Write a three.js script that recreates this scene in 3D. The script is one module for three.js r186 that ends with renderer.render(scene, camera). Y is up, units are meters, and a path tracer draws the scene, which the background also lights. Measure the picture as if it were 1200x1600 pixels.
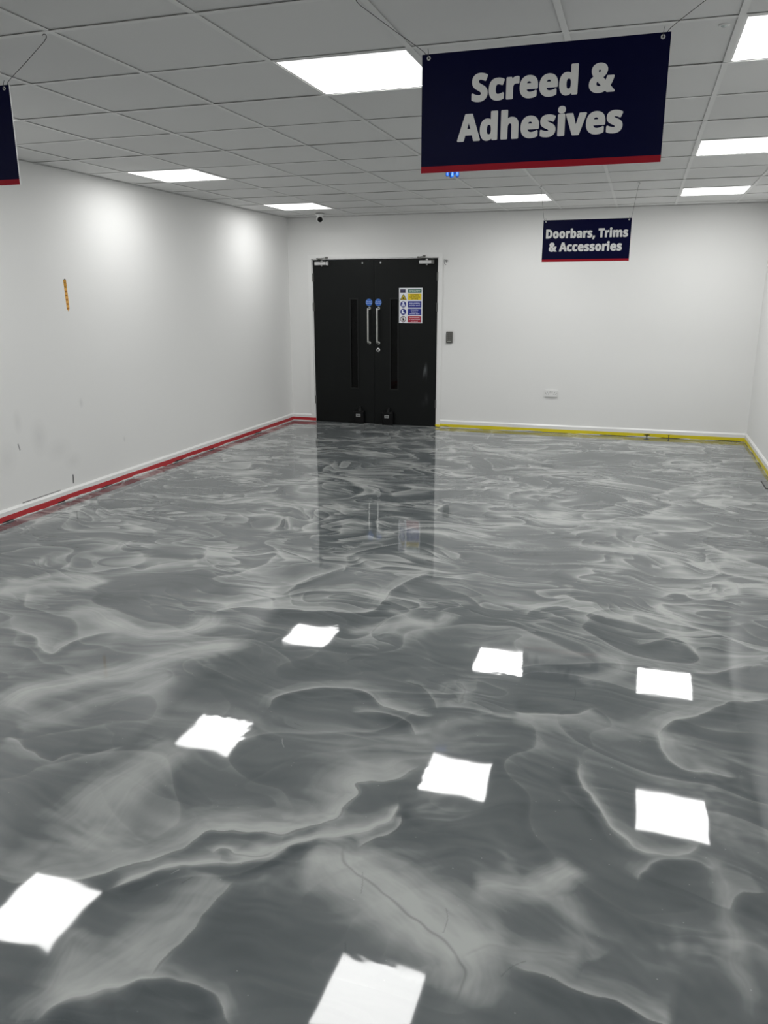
import * as THREE from 'three';
import { RoundedBoxGeometry } from 'three/addons/geometries/RoundedBoxGeometry.js';
import { RectAreaLightUniformsLib } from 'three/addons/lights/RectAreaLightUniformsLib.js';
import { mergeGeometries } from 'three/addons/utils/BufferGeometryUtils.js';

// ------------------------------------------------------------------ camera, exposure
const scene = new THREE.Scene();
scene.background = new THREE.Color(0x000000);
const camera = new THREE.PerspectiveCamera(66.02, 0.75, 0.05, 60);
camera.rotation.order = 'YXZ';
camera.position.set(0.949, 1.588, 3.324);
camera.rotation.set(-0.2676, 0.3078, -0.0017);
const renderer = new THREE.WebGLRenderer({ antialias: true });
renderer.toneMapping = THREE.LinearToneMapping;
renderer.toneMappingExposure = 1.0;
renderer.shadowMap.enabled = true;
RectAreaLightUniformsLib.init();
const PANEL_LIGHT = 15.3;      // radiance of the LED panels
const PANEL_GLOW = 1.25;     // what the eye sees of the diffuser

// ------------------------------------------------------------------ the room's measures (metres)
const H = 2.522, XL = -3.361, XR = 2.175, ZB = -6.256, ZF = 4.8;

// ------------------------------------------------------------------ helpers
let seed = 7;
const rnd = () => { seed = (seed * 1664525 + 1013904223) >>> 0; return seed / 4294967296; };
const used = new Map();
function numbered(name) {
  const n = used.get(name) ?? 0; used.set(name, n + 1);
  return n ? `${name}_${String(n).padStart(3, '0')}` : name;
}
function thing(name, label, category, [x, y, z] = [0, 0, 0], group) {
  const o = new THREE.Group(); o.name = numbered(name); scene.add(o);
  o.position.set(x, y, z); o.userData = { label, category };
  if (group) o.userData.group = group;
  return o;
}
function tag(o, label, category, group) { o.userData.label = label; o.userData.category = category; if (group) o.userData.group = group; return o; }
function part(name, geometry, material, parent = scene, pos, label) {
  const g = Array.isArray(geometry) ? mergeGeometries(geometry.map((k) => (k.index ? k.toNonIndexed() : k))) : geometry;
  const m = new THREE.Mesh(g, material);
  m.castShadow = m.receiveShadow = true;
  m.name = parent === scene ? numbered(name) : siblingName(name, parent);
  parent.add(m);
  if (pos) m.position.set(...pos);
  if (label) m.userData.label = label;
  return m;
}
const counts = new WeakMap();
function siblingName(name, parent) {
  const c = counts.get(parent) ?? {}; counts.set(parent, c); c[name] = (c[name] ?? 0) + 1;
  return c[name] > 1 ? `${name}_${String(c[name] - 1).padStart(3, '0')}` : name;
}
function sub(name, parent, pos, label) {           // a part that is itself a group
  const g = new THREE.Group(); g.name = siblingName(name, parent); parent.add(g);
  if (pos) g.position.set(...pos);
  if (label) g.userData.label = label;
  return g;
}
const structure = (o) => { o.userData.kind = 'structure'; return o; };
const box = (w, h, d, x = 0, y = 0, z = 0) => new THREE.BoxGeometry(w, h, d).translate(x, y, z);
const span = (x0, x1, y0, y1, z0, z1) => box(x1 - x0, y1 - y0, z1 - z0, (x0 + x1) / 2, (y0 + y1) / 2, (z0 + z1) / 2);
const rbox = (w, h, d, r, x = 0, y = 0, z = 0, s = 2) => new RoundedBoxGeometry(w, h, d, s, r).translate(x, y, z);
const cyl = (r0, r1, h, n = 24) => new THREE.CylinderGeometry(r0, r1, h, n);
const tube = (pts, r, n = 24, k = 8) => new THREE.TubeGeometry(new THREE.CatmullRomCurve3(pts.map((p) => new THREE.Vector3(...p))), n, r, k);
const mat = (color, roughness = 0.6, metalness = 0, more = {}) => new THREE.MeshPhysicalMaterial({ color, roughness, metalness, ...more });
const lin = (r, g, b) => new THREE.Color().setRGB(r, g, b);
function canvasTexture(w, h, draw) {
  const c = document.createElement('canvas'); c.width = w; c.height = h;
  draw(c.getContext('2d'), w, h);
  const t = new THREE.CanvasTexture(c); t.colorSpace = THREE.SRGBColorSpace; t.anisotropy = 8;
  return t;
}

// gradient noise
const perm = new Uint8Array(512);
{ const p = [...Array(256).keys()]; for (let i = 255; i > 0; i--) { const j = Math.floor(rnd() * (i + 1)); [p[i], p[j]] = [p[j], p[i]]; } for (let i = 0; i < 512; i++) perm[i] = p[i & 255]; }
const GX = new Float32Array(256), GY = new Float32Array(256);
for (let i = 0; i < 256; i++) { GX[i] = Math.cos(i / 256 * 2 * Math.PI); GY[i] = Math.sin(i / 256 * 2 * Math.PI); }
function noise(x, y) {
  const xi = Math.floor(x), yi = Math.floor(y), fx = x - xi, fy = y - yi, X = xi & 255, Y = yi & 255;
  const a = perm[X] + Y, b = perm[X + 1] + Y;
  const u = fx * fx * fx * (fx * (fx * 6 - 15) + 10), v = fy * fy * fy * (fy * (fy * 6 - 15) + 10);
  const i00 = perm[a & 511], i01 = perm[(a + 1) & 511], i10 = perm[b & 511], i11 = perm[(b + 1) & 511];
  const n00 = GX[i00] * fx + GY[i00] * fy, n10 = GX[i10] * (fx - 1) + GY[i10] * fy;
  const n01 = GX[i01] * fx + GY[i01] * (fy - 1), n11 = GX[i11] * (fx - 1) + GY[i11] * (fy - 1);
  const p = n00 + u * (n10 - n00), q = n01 + u * (n11 - n01);
  return (p + v * (q - p)) * 1.5;
}
const fbm = (x, y, n) => { let s = 0, a = 0.5; for (let i = 0; i < n; i++) { s += a * noise(x, y); x = x * 2.03 + 17.3; y = y * 2.03 - 9.1; a *= 0.5; } return s; };
const clamp = (x, a, b) => Math.min(b, Math.max(a, x));
const smooth = (a, b, x) => { const t = clamp((x - a) / (b - a), 0, 1); return t * t * (3 - 2 * t); };

// ------------------------------------------------------------------ materials
const WALL = lin(0.80, 0.80, 0.79);
const mWall = mat(WALL, 0.8, 0, { specularIntensity: 0.3 }), mGloss = mat(lin(0.82, 0.82, 0.81), 0.3);
const mTee = mat(lin(0.78, 0.78, 0.77), 0.5);
const mDoor = mat(lin(0.0066, 0.0077, 0.0077), 0.4, 0, { specularIntensity: 0.35 }), mBead = mat(lin(0.007, 0.008, 0.008), 0.5, 0, { specularIntensity: 0.6 });
const mSteel = mat(lin(0.72, 0.72, 0.70), 0.28, 1), mSilver = mat(lin(0.62, 0.62, 0.62), 0.42, 0.7), mGrey = mat(lin(0.2, 0.2, 0.19), 0.45, 0.6);
const mBlack = mat(lin(0.004, 0.004, 0.0045), 0.45, 0, { specularIntensity: 0.35 }), mDark = mat(lin(0.03, 0.03, 0.03), 0.6);
const mWhitePlastic = mat(lin(0.78, 0.78, 0.77), 0.35), mWire = mat(lin(0.08, 0.08, 0.08), 0.45, 0.6);
const mGlass = mat(lin(0.25, 0.27, 0.28), 0.03, 0, { transmission: 1, specularIntensity: 0.3, thickness: 0, ior: 1.5 });

// ------------------------------------------------------------------ floor: poured metallic resin, swirls in metres on the floor
// glow: width of the pale pigment beside a flow line, crease: its dark edge, side: which side the pale pigment lies on
const VEINS = [
  { glow: 0.1, bright: 0.55, crease: 0.5, side: -1, path: [[-0.664, 1.857], [-0.576, 1.856], [-0.446, 1.791], [-0.344, 1.710], [-0.283, 1.662], [-0.242, 1.600], [-0.222, 1.524], [-0.203, 1.499], [-0.139, 1.475], [-0.058, 1.463], [0.037, 1.436], [0.059, 1.403], [0.115, 1.367], [0.161, 1.319], [0.152, 1.278], [0.161, 1.230], [0.169, 1.191], [0.152, 1.137], [0.241, 1.101], [0.306, 1.014], [0.343, 0.962]] },
  { glow: 0.035, bright: 0.75, crease: 0.35, side: -1, path: [[-0.350, 1.819], [-0.306, 1.763], [-0.258, 1.710], [-0.201, 1.668], [-0.136, 1.636], [-0.062, 1.618], [-0.002, 1.574], [0.053, 1.516], [0.107, 1.451], [0.195, 1.408], [0.262, 1.365], [0.305, 1.304], [0.324, 1.241], [0.314, 1.181]] },
  { glow: 0.03, bright: 0.5, crease: 0.4, side: -1, path: [[-0.137, 1.596], [-0.123, 1.565], [-0.094, 1.559], [-0.060, 1.575], [-0.009, 1.562], [0.035, 1.522]] },
  { glow: 0.13, bright: 0.6, crease: 0.55, side: 0, path: [[0.215, 1.435], [0.247, 1.504], [0.284, 1.540], [0.353, 1.574], [0.420, 1.608], [0.484, 1.644], [0.536, 1.674], [0.586, 1.703], [0.631, 1.740], [0.651, 1.780], [0.659, 1.836], [0.657, 1.882]] },
  { glow: 0.07, bright: 0.5, crease: 0.5, side: -1, path: [[0.261, 1.433], [0.302, 1.390], [0.332, 1.358], [0.351, 1.305], [0.344, 1.258]] },
  { glow: 0.16, bright: 0.5, crease: 0.0, side: 0, path: [[0.114, 1.467], [0.195, 1.462], [0.264, 1.484], [0.369, 1.507], [0.500, 1.571], [0.625, 1.650], [0.707, 1.732]] },
  { glow: 0.035, bright: 0.6, crease: 0.3, side: -1, path: [[0.854, 0.739], [0.871, 0.876], [0.918, 0.991], [0.973, 1.093], [1.022, 1.163], [1.068, 1.202], [1.122, 1.208], [1.185, 1.188], [1.222, 1.157], [1.252, 1.102]] },
  { glow: 0.05, bright: 0.45, crease: 0.0, side: -1, path: [[1.066, 1.336], [1.086, 1.287], [1.122, 1.242], [1.175, 1.211], [1.228, 1.203], [1.278, 1.226]] },
  { glow: 0.035, bright: 0.4, crease: 0.1, side: 0, path: [[1.240, 1.148], [1.272, 1.195], [1.291, 1.270], [1.292, 1.370], [1.293, 1.462], [1.295, 1.567], [1.309, 1.630], [1.308, 1.729]] },
  { glow: 0.05, bright: 0.55, crease: 0.25, side: -1, path: [[-0.235, 2.225], [-0.206, 2.154], [-0.157, 2.102], [-0.101, 2.056], [-0.050, 2.027], [0.011, 2.011], [0.084, 2.017], [0.138, 2.037], [0.202, 2.087]] },
  { glow: 0.1, bright: 0.4, crease: 0.5, side: -1, path: [[-0.060, 2.024], [-0.052, 1.961], [-0.046, 1.889], [-0.042, 1.815], [-0.034, 1.726], [-0.024, 1.671]] },
  { glow: 0.07, bright: 0.45, crease: 0.1, side: 0, path: [[-0.283, 2.240], [-0.285, 2.188], [-0.265, 2.137], [-0.281, 2.084], [-0.304, 2.009], [-0.298, 1.942]] },
  { glow: 0.09, bright: 0.4, crease: 0.0, side: 0, path: [[-0.220, 2.159], [-0.195, 2.076], [-0.153, 1.983], [-0.107, 1.881], [-0.086, 1.756], [-0.068, 1.645]] },
  { glow: 0.05, bright: 0.35, crease: 0.2, side: 1, path: [[-1.203, 1.275], [-1.143, 1.260], [-1.029, 1.309], [-0.920, 1.339], [-0.904, 1.292], [-0.800, 1.250], [-0.723, 1.169]] },
  { glow: 0.05, bright: 0.55, crease: 0.25, side: -1, path: [[-1.976, 0.440], [-1.856, 0.443], [-1.752, 0.466], [-1.621, 0.562], [-1.527, 0.619], [-1.535, 0.513], [-1.505, 0.412], [-1.390, 0.321]] },
  { glow: 0.06, bright: 0.8, crease: 0.3, side: 0, path: [[-2.511, -0.139], [-2.311, -0.145], [-2.268, -0.226], [-2.183, -0.287], [-1.996, -0.277], [-1.841, -0.215]] },
  { glow: 0.08, bright: 0.8, crease: 0.1, side: 0, path: [[-2.370, 0.014], [-2.274, -0.027], [-2.207, -0.101], [-2.053, -0.181], [-1.851, -0.201]] },
  { glow: 0.09, bright: 0.65, crease: 0.2, side: 0, path: [[-1.839, 0.162], [-1.683, 0.131], [-1.508, 0.209], [-1.344, 0.282], [-1.192, 0.291], [-1.064, 0.211], [-1.022, 0.099], [-1.051, -0.048]] },
  { glow: 0.07, bright: 0.7, crease: 0.5, side: -1, path: [[-1.051, -0.048], [-1.001, -0.128], [-0.876, -0.177], [-0.703, -0.203], [-0.500, -0.239], [-0.303, -0.282], [-0.258, -0.379]] },
  { glow: 0.09, bright: 0.6, crease: 0.5, side: -1, path: [[-0.258, -0.379], [-0.265, -0.551], [-0.241, -0.715], [-0.190, -0.875], [-0.136, -0.997]] },
  { glow: 0.05, bright: 0.6, crease: 0.1, side: 0, path: [[-0.232, -0.387], [-0.106, -0.317], [-0.016, -0.241], [0.052, -0.237], [0.109, -0.272], [0.122, -0.434]] },
  { glow: 0.06, bright: 0.55, crease: 0.1, side: 0, path: [[-0.306, -0.003], [-0.181, -0.123], [-0.042, -0.216], [0.082, -0.247]] },
  { glow: 0.06, bright: 0.5, crease: 0.45, side: -1, path: [[-0.341, 0.782], [-0.348, 0.648], [-0.240, 0.562], [-0.089, 0.509], [0.006, 0.537], [0.080, 0.597], [0.200, 0.639], [0.303, 0.637]] },
  { glow: 0.05, bright: 0.4, crease: 0.4, side: -1, path: [[-0.020, 0.697], [0.075, 0.662], [0.159, 0.677], [0.237, 0.727], [0.267, 0.789]] },
  { glow: 0.05, bright: 0.3, crease: 0.4, side: -1, path: [[0.086, 0.388], [0.191, 0.409], [0.267, 0.494], [0.300, 0.581]] },
  { glow: 0.04, bright: 0.35, crease: 0.3, side: 0, path: [[0.283, 0.450], [0.284, 0.362], [0.326, 0.337], [0.363, 0.396], [0.361, 0.497], [0.325, 0.476]] },
  { glow: 0.08, bright: 0.45, crease: 0.3, side: 1, path: [[0.582, 0.503], [0.705, 0.485], [0.790, 0.463], [0.895, 0.383]] },
  { glow: 0.09, bright: 0.5, crease: 0.35, side: -1, path: [[1.112, 0.524], [1.208, 0.358], [1.305, 0.296], [1.358, 0.222], [1.424, 0.147], [1.484, 0.145], [1.578, 0.060]] },
  { glow: 0.06, bright: 0.5, crease: 0.2, side: -1, path: [[1.121, 0.474], [1.134, 0.563], [1.174, 0.680], [1.226, 0.717], [1.298, 0.714], [1.380, 0.712]] },
  { glow: 0.04, bright: 0.4, crease: 0.4, side: 1, path: [[1.606, -0.241], [1.496, -0.193], [1.384, -0.107], [1.277, -0.060]] },
  { glow: 0.05, bright: 0.4, crease: 0.4, side: -1, path: [[1.034, -0.285], [1.150, -0.381], [1.224, -0.435], [1.328, -0.491], [1.447, -0.536]] },
  { glow: 0.06, bright: 0.65, crease: 0.3, side: -1, path: [[1.307, -1.736], [1.427, -1.557], [1.529, -1.493], [1.629, -1.443], [1.778, -1.412]] },
  { glow: 0.06, bright: 0.7, crease: 0.3, side: 0, path: [[0.609, -1.826], [0.819, -1.761], [1.057, -1.766], [1.211, -1.679], [1.316, -1.510]] },
  { glow: 0.05, bright: 0.6, crease: 0.4, side: 1, path: [[0.594, -0.790], [0.658, -0.840], [0.747, -0.789], [0.849, -0.773]] },
  { glow: 0.05, bright: 0.5, crease: 0.3, side: -1, path: [[0.500, -0.463], [0.546, -0.612], [0.640, -0.670], [0.775, -0.638], [0.937, -0.583], [1.030, -0.620]] },
  { glow: 0.05, bright: 0.6, crease: 0.3, side: -1, path: [[1.160, -0.947], [1.212, -1.044], [1.279, -1.055], [1.358, -0.990], [1.493, -1.071], [1.585, -1.181], [1.565, -1.312], [1.484, -1.364]] },
  { glow: 0.06, bright: 0.75, crease: 0.0, side: 0, path: [[0.607, 1.486], [0.695, 1.471], [0.782, 1.462], [0.830, 1.416], [0.910, 1.309]] },
  { glow: 0.06, bright: 0.5, crease: 0.2, side: 0, path: [[0.643, 1.736], [0.715, 1.688], [0.809, 1.671], [0.933, 1.642]] },
  { glow: 0.09, bright: 0.5, crease: 0.4, side: -1, path: [[0.752, 1.718], [0.864, 1.733], [0.926, 1.764], [1.013, 1.755], [1.085, 1.774], [1.139, 1.791]] },
  { glow: 0.05, bright: 0.45, crease: 0.1, side: 0, path: [[0.867, 1.442], [0.891, 1.520], [0.930, 1.599], [0.979, 1.646]] },
  { glow: 0.1, bright: 0.75, crease: 0.0, side: 0, path: [[-1.362, 1.103], [-1.359, 0.965], [-1.264, 0.848], [-1.121, 0.692], [-1.033, 0.533], [-0.898, 0.372], [-0.680, 0.215]] },
  { glow: 0.08, bright: 0.4, crease: 0.0, side: 0, path: [[-1.207, 1.205], [-1.154, 1.130], [-1.079, 0.961], [-0.936, 0.775], [-0.845, 0.624]] },
  { glow: 0.1, bright: 0.5, crease: 0.0, side: 0, path: [[-0.659, 1.623], [-0.650, 1.449], [-0.606, 1.261], [-0.532, 1.087]] },
  { glow: 0.08, bright: 0.45, crease: 0.1, side: 0, path: [[-0.507, 1.727], [-0.498, 1.604], [-0.549, 1.417], [-0.541, 1.241], [-0.554, 1.138]] },
  { glow: 0.1, bright: 0.35, crease: 0.3, side: 1, path: [[1.405, 1.273], [1.320, 1.312], [1.299, 1.368]] },
  { glow: 0.05, bright: 0.5, crease: 0.3, side: -1, path: [[-0.820, -0.378], [-0.786, -0.655], [-0.691, -0.823], [-0.596, -1.012]] },
  { glow: 0.06, bright: 0.45, crease: 0.1, side: 0, path: [[0.866, -0.146], [0.953, -0.103], [0.983, -0.013], [0.894, 0.110], [0.806, 0.198]] },
];
const POOLS = [[-0.27, 1.31, 0.3, 0.13, 0.5], [0.16, 1.82, 0.22, 0.25, 0.55], [0.29, 1.23, 0.07, 0.08, 0.7], [1.19, 1.33, 0.16, 0.08, 0.6], [0.97, 1.72, 0.2, 0.1, 0.5], [-0.19, 1.79, 0.2, 0.04, 0.4], [0.01, -0.69, 0.15, 0.12, 0.5], [-1.16, -0.35, 0.12, 0.12, 0.6], [-0.59, -0.12, 0.3, 0.06, 0.6], [1.03, 0.35, 0.15, 0.08, 0.5], [0.58, 1.47, 0.1, 0.08, 0.4], [0.56, 1.80, 0.08, 0.15, 0.5], [0.22, 0.71, 0.1, 0.06, 0.4], [-1.80, -0.07, 0.3, 0.07, 0.5], [0.76, 1.11, 0.18, 0.1, 0.25], [1.09, 0.94, 0.12, 0.1, 0.2], [-0.31, 2.11, 0.05, 0.06, 0.5], [-0.07, 2.09, 0.18, 0.08, 0.3], [0.83, 1.59, 0.2, 0.1, 0.3]];
const FX0 = -3.40, FX1 = 2.22;                       // what the floor textures span across
const ZS = [[-6.30, 0], [-1.2, 0.24], [2.35, 1]];    // z to v: finer rows where the resin is seen close
const vOfZ = (z) => { const k = z < ZS[1][0] ? 0 : 1, [a, va] = ZS[k], [b, vb] = ZS[k + 1]; return va + (z - a) / (b - a) * (vb - va); };
const zOfV = (v) => { const k = v < ZS[1][1] ? 0 : 1, [a, va] = ZS[k], [b, vb] = ZS[k + 1]; return a + (v - va) / (vb - va) * (b - a); };
function drawVeins(W, Hh, add, creaseField) {
  for (const vein of VEINS) {
    const c = new THREE.CatmullRomCurve3(vein.path.map(([x, z]) => new THREE.Vector3(x, 0, z)), false, 'centripetal');
    const pts = c.getPoints(vein.path.length * 6), w = vein.glow, R = w * 2.6 + 0.03;
    let x0 = 9, x1 = -9, z0 = 9, z1 = -9;
    for (const p of pts) { x0 = Math.min(x0, p.x); x1 = Math.max(x1, p.x); z0 = Math.min(z0, p.z); z1 = Math.max(z1, p.z); }
    const i0 = Math.max(0, Math.floor((x0 - R - FX0) / (FX1 - FX0) * W)), i1 = Math.min(W - 1, Math.ceil((x1 + R - FX0) / (FX1 - FX0) * W));
    const j0 = Math.max(0, Math.floor(vOfZ(z0 - R) * Hh)), j1 = Math.min(Hh - 1, Math.ceil(vOfZ(z1 + R) * Hh));
    const n = pts.length;
    for (let j = j0; j <= j1; j++) for (let i = i0; i <= i1; i++) {
      let x = FX0 + (i + 0.5) / W * (FX1 - FX0), z = zOfV((j + 0.5) / Hh);
      x += 0.014 * noise(x * 7, z * 7) + 0.006 * noise(x * 19, z * 19 + 5); z += 0.014 * noise(x * 7 + 40, z * 7) + 0.006 * noise(x * 19, z * 19 + 50);
      let best = 1e9, side = 0, along = 0;
      for (let k = 0; k < n - 1; k++) {
        const a = pts[k], b = pts[k + 1], dx = b.x - a.x, dz = b.z - a.z, L = dx * dx + dz * dz;
        const t = clamp(((x - a.x) * dx + (z - a.z) * dz) / L, 0, 1), ex = x - a.x - t * dx, ez = z - a.z - t * dz, d = ex * ex + ez * ez;
        if (d < best) { best = d; side = Math.sign(dx * ez - dz * ex); along = (k + t) / (n - 1); }
      }
      const d = Math.sqrt(best);
      if (d > R) continue;
      const fade = smooth(-0.02, 0.10, along) * smooth(1.02, 0.90, along) * (0.9 + 0.35 * noise(x * 3 + 9, z * 3));
      const streak = 1 + 0.28 * noise(d * side * 28 + 3, along * n * 0.11) + 0.12 * noise(d * side * 90, along * n * 0.2);
      let t = 0;
      if (vein.side === 0) t = vein.bright * Math.exp(-((d / w) ** 2) * 1.2) * streak;
      else if (side === vein.side) t = vein.bright * Math.exp(-((d / w) ** 1.25)) * streak * 1.15;
      else t = -0.42 * vein.bright * Math.exp(-(((d - 0.03) / (w * 0.9)) ** 2)) + 1.1 * vein.bright * Math.exp(-d / 0.010);
      if (vein.side !== 0) t += 0.25 * vein.bright * Math.exp(-((d / 0.008) ** 2));
      const line = vein.crease * (vein.side === 0 ? Math.exp(-((d / 0.0042) ** 2)) : Math.exp(-(((d - 0.004) / 0.0035) ** 2)) * (side === vein.side ? 0.2 : 1));
      add(j * W + i, t * fade, line * fade, creaseField);
    }
  }
}
function flow(x, z) {      // pigment drift: {tone, crease} of the free swirls
  const far = smooth(0.9, -1.6, z);
  const wx = 0.36 * fbm(x * 0.9, z * 1.1 + 4, 2), wz = 0.30 * fbm(x * 0.9 + 31, z * 1.1 + 7, 2);
  const ax = x + wx, az = z + wz;
  const bx = ax + 0.15 * fbm(ax * 2.3 + 3, az * 3.0, 2), bz = az + 0.12 * fbm(ax * 2.3 + 50, az * 3.0 + 11, 2);
  const vx = bx + 0.014 * noise(bx * 8 + 3, bz * 10), vz = bz + 0.016 * noise(bx * 7 + 70, bz * 10 + 5);
  const big = noise(vx * 0.9 + 8, vz * 1.5), mid = fbm(vx * 1.9 + 18, vz * 4.0 + 3, 2);
  // flow lines: each iso-line of a drifting field has a crisp side and a pale side that fades away
  const saw = (s, k) => (s < 0.9 ? Math.exp(-s * k) : 0) + Math.exp(-Math.min(s, 1 - s) * 26) * 0.45 + (s > 0.9 ? Math.exp(-(1 - s) * 60) * 0.8 : 0) - 0.42 * Math.exp(-(((1 - s) - 0.12) ** 2) * 60);
  const g = (f) => f - Math.floor(f);
  const s1 = g(noise(bx * 0.8 + 60, bz * 1.35 + 3) * 2.3 + 0.35 * noise(bx * 2.1, bz * 3.1)), s2 = g(fbm(vx * 0.95 + 13, vz * 2.5 + 77, 2) * 5.5), s3 = g(fbm(vx * 1.4 + 43, vz * 4.4 + 17, 2) * 5.0);
  const m1 = smooth(-0.35, 0.2, fbm(ax * 1.3 + 90, az * 1.7, 2)), m2 = smooth(-0.25, 0.25, fbm(ax * 1.6 + 20, az * 2.6 + 66, 2)), m3 = smooth(-0.2, 0.3, fbm(ax * 2.1 + 120, az * 3.6 + 6, 2));
  const ridge = (u, v, k) => Math.exp(-Math.abs(fbm(u, v, 2)) * k);
  const r1 = ridge(vx * 1.25 + 5, vz * 3.4 + 21, 15), r2 = ridge(vx * 2.2 + 45, vz * 7.0 + 2, 12), r3 = ridge(vx * 1.0 + 145, vz * 1.9 + 32, 16);
  const smoke = Math.exp(-Math.abs(noise(bx * 0.8 + 33, bz * 1.3 + 61)) * 6) * smooth(-0.2, 0.35, noise(ax * 1.1 + 7, az * 1.1 + 19));
  const fine = noise(vx * 8, vz * 44), fine2 = noise(vx * 17 + 9, vz * 30 + 4), grain = noise(x * 60, z * 60);
  let t = 0.30 + 0.26 * big + 0.34 * mid * (0.45 + 0.55 * far) - 0.02 * far;
  t += 0.34 * smoke * (1 - 0.5 * far) * (1 + 0.5 * fine2);
  t += 0.52 * m1 * saw(s1, 4.5) * (0.40 + 0.60 * far) + 0.62 * m2 * saw(s2, 4.5) * (0.10 + 0.90 * far) + 0.46 * m3 * saw(s3, 4) * far;
  t += (0.50 * r1 * m2 + 0.42 * r2 * m3) * (0.06 + 0.94 * far) + 0.46 * r3 * m1 * (0.30 + 0.70 * far);
  t += 0.16 * fbm(vx * 3.2 + 71, vz * 9 + 15, 3) * (1 - 0.6 * far) + 0.10 * noise(vx * 5 + 3, vz * 26 + 8) * (1 - 0.5 * far);
  t = t * (1 - 0.12 * far) + 0.02 * far;
  t += 0.06 * fine * (0.6 + 0.4 * far) + 0.012 * grain;
  const edge = (s, w) => Math.exp(-(((1 - s) / w) ** 2)) + Math.exp(-((s / w) ** 2));
  const crease = edge(s1, 0.018) * m1 * (0.14 + 0.22 * far) + edge(s2, 0.035) * m2 * 0.24 * far + edge(s3, 0.05) * m3 * 0.16 * far;
  return [t, crease];
}
function floorTextures() {
  const W = 2048, Hh = 2048, N = W * Hh, tone = new Float32Array(N), crease = new Float32Array(N);
  for (let j = 0; j < Hh; j++) for (let i = 0; i < W; i++) {
    const x = FX0 + (i + 0.5) / W * (FX1 - FX0), z = zOfV((j + 0.5) / Hh), [t, c] = flow(x, z);
    tone[j * W + i] = t; crease[j * W + i] = c;
  }
  for (const [px, pz, rx, rz, k] of POOLS) {
    const R = 2.4;
    for (let j = Math.max(0, Math.floor(vOfZ(pz - rz * R) * Hh)); j < Math.min(Hh, vOfZ(pz + rz * R) * Hh); j++)
      for (let i = Math.max(0, Math.floor((px - rx * R - FX0) / (FX1 - FX0) * W)); i < Math.min(W, (px + rx * R - FX0) / (FX1 - FX0) * W); i++) {
        const x = FX0 + (i + 0.5) / W * (FX1 - FX0), z = zOfV((j + 0.5) / Hh), n = 1 + 0.5 * noise(x * 5, z * 5);
        const e = (((x - px) / rx) ** 2 + ((z - pz) / rz) ** 2) * n, k2 = k * Math.exp(-e * 0.9);
        tone[j * W + i] = tone[j * W + i] * (1 - k2 * 0.7) + 0.0 * k2 - 0.12 * k2;
      }
  }
  drawVeins(W, Hh, (at, t, line) => { tone[at] += t > 0 ? 1.3 * t * Math.max(0.3, 1 - Math.max(0, tone[at]) * 0.7) : t; crease[at] = Math.max(crease[at], line); });
  // hairs, scratches and dust caught in the resin
  const put = (x, z, t, c) => { const i = Math.floor((x - FX0) / (FX1 - FX0) * W), j = Math.floor(vOfZ(z) * Hh); if (i >= 0 && i < W && j >= 0 && j < Hh) { tone[j * W + i] += t; crease[j * W + i] = Math.max(crease[j * W + i], c); } };
  for (let k = 0; k < 30; k++) {
    let x = -2.2 + 4.2 * rnd(), z = -0.9 + 3.1 * rnd(), a = rnd() * 6.28, bend = (rnd() - 0.5) * 0.09; const n = 20 + 60 * rnd(), dark = rnd() < 0.7;
    for (let s = 0; s < n; s++) { x += 0.0013 * Math.cos(a); z += 0.0013 * Math.sin(a); a += bend * 0.3; put(x, z, dark ? 0 : 0.22, dark ? 0.4 : 0); }
  }
  for (let k = 0; k < 420; k++) { const x = -2.6 + 4.7 * rnd(), z = -1.1 + 3.3 * rnd(); put(x, z, 0.3 + 0.5 * rnd(), 0); }
  const data = new Uint8Array(N * 4);
  const enc = (v) => Math.round(255 * (v <= 0.0031308 ? 12.92 * v : 1.055 * v ** (1 / 2.4) - 0.055));
  const LO = [0.072, 0.083, 0.088], MID = [0.132, 0.144, 0.148], HI = [0.345, 0.358, 0.352];
  for (let k = 0; k < N; k++) {
    const t = clamp(tone[k], 0, 1.15), s = (1 - 0.55 * clamp(crease[k], 0, 1)) * 1;
    for (let c = 0; c < 3; c++) {
      const v = t < 0.45 ? LO[c] + (MID[c] - LO[c]) * t / 0.45 : MID[c] + (HI[c] - MID[c]) * (t - 0.45) / 0.55;
      data[k * 4 + c] = enc(clamp(v * s, 0, 0.55));
    }
    data[k * 4 + 3] = 255;
  }
  const map = new THREE.DataTexture(data, W, Hh, THREE.RGBAFormat); map.colorSpace = THREE.SRGBColorSpace;
  // relief of the self-levelled resin: long shallow waves and a few tight ripples
  const BW = 1024, BH = 2048, b = new Float32Array(BW * BH * 4);
  for (let j = 0; j < BH; j++) for (let i = 0; i < BW; i++) {
    const x = FX0 + (i + 0.5) / BW * (FX1 - FX0), z = zOfV((j + 0.5) / BH);
    const wx = x + 0.12 * fbm(x * 2, z * 2, 2), wz = z + 0.12 * fbm(x * 2 + 9, z * 2, 2);
    const rip = smooth(0.12, 0.5, fbm(x * 2.6 + 14, z * 2.6 + 3, 2));
    const h = 0.5 + RELIEF_LONG * fbm(wx * 2.2, wz * 2.2, 2) + RELIEF_MID * noise(wx * 9, wz * 9) + RELIEF_TIGHT * rip * noise(wx * 34, wz * 34);
    const at = (j * BW + i) * 4; b[at] = b[at + 1] = b[at + 2] = h; b[at + 3] = 1;
  }
  const bump = new THREE.DataTexture(b, BW, BH, THREE.RGBAFormat, THREE.FloatType);
  for (const t of [map, bump]) { t.wrapS = t.wrapT = THREE.MirroredRepeatWrapping; t.magFilter = THREE.LinearFilter; t.minFilter = THREE.LinearFilter; t.needsUpdate = true; }
  return { map, bump };
}
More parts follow.
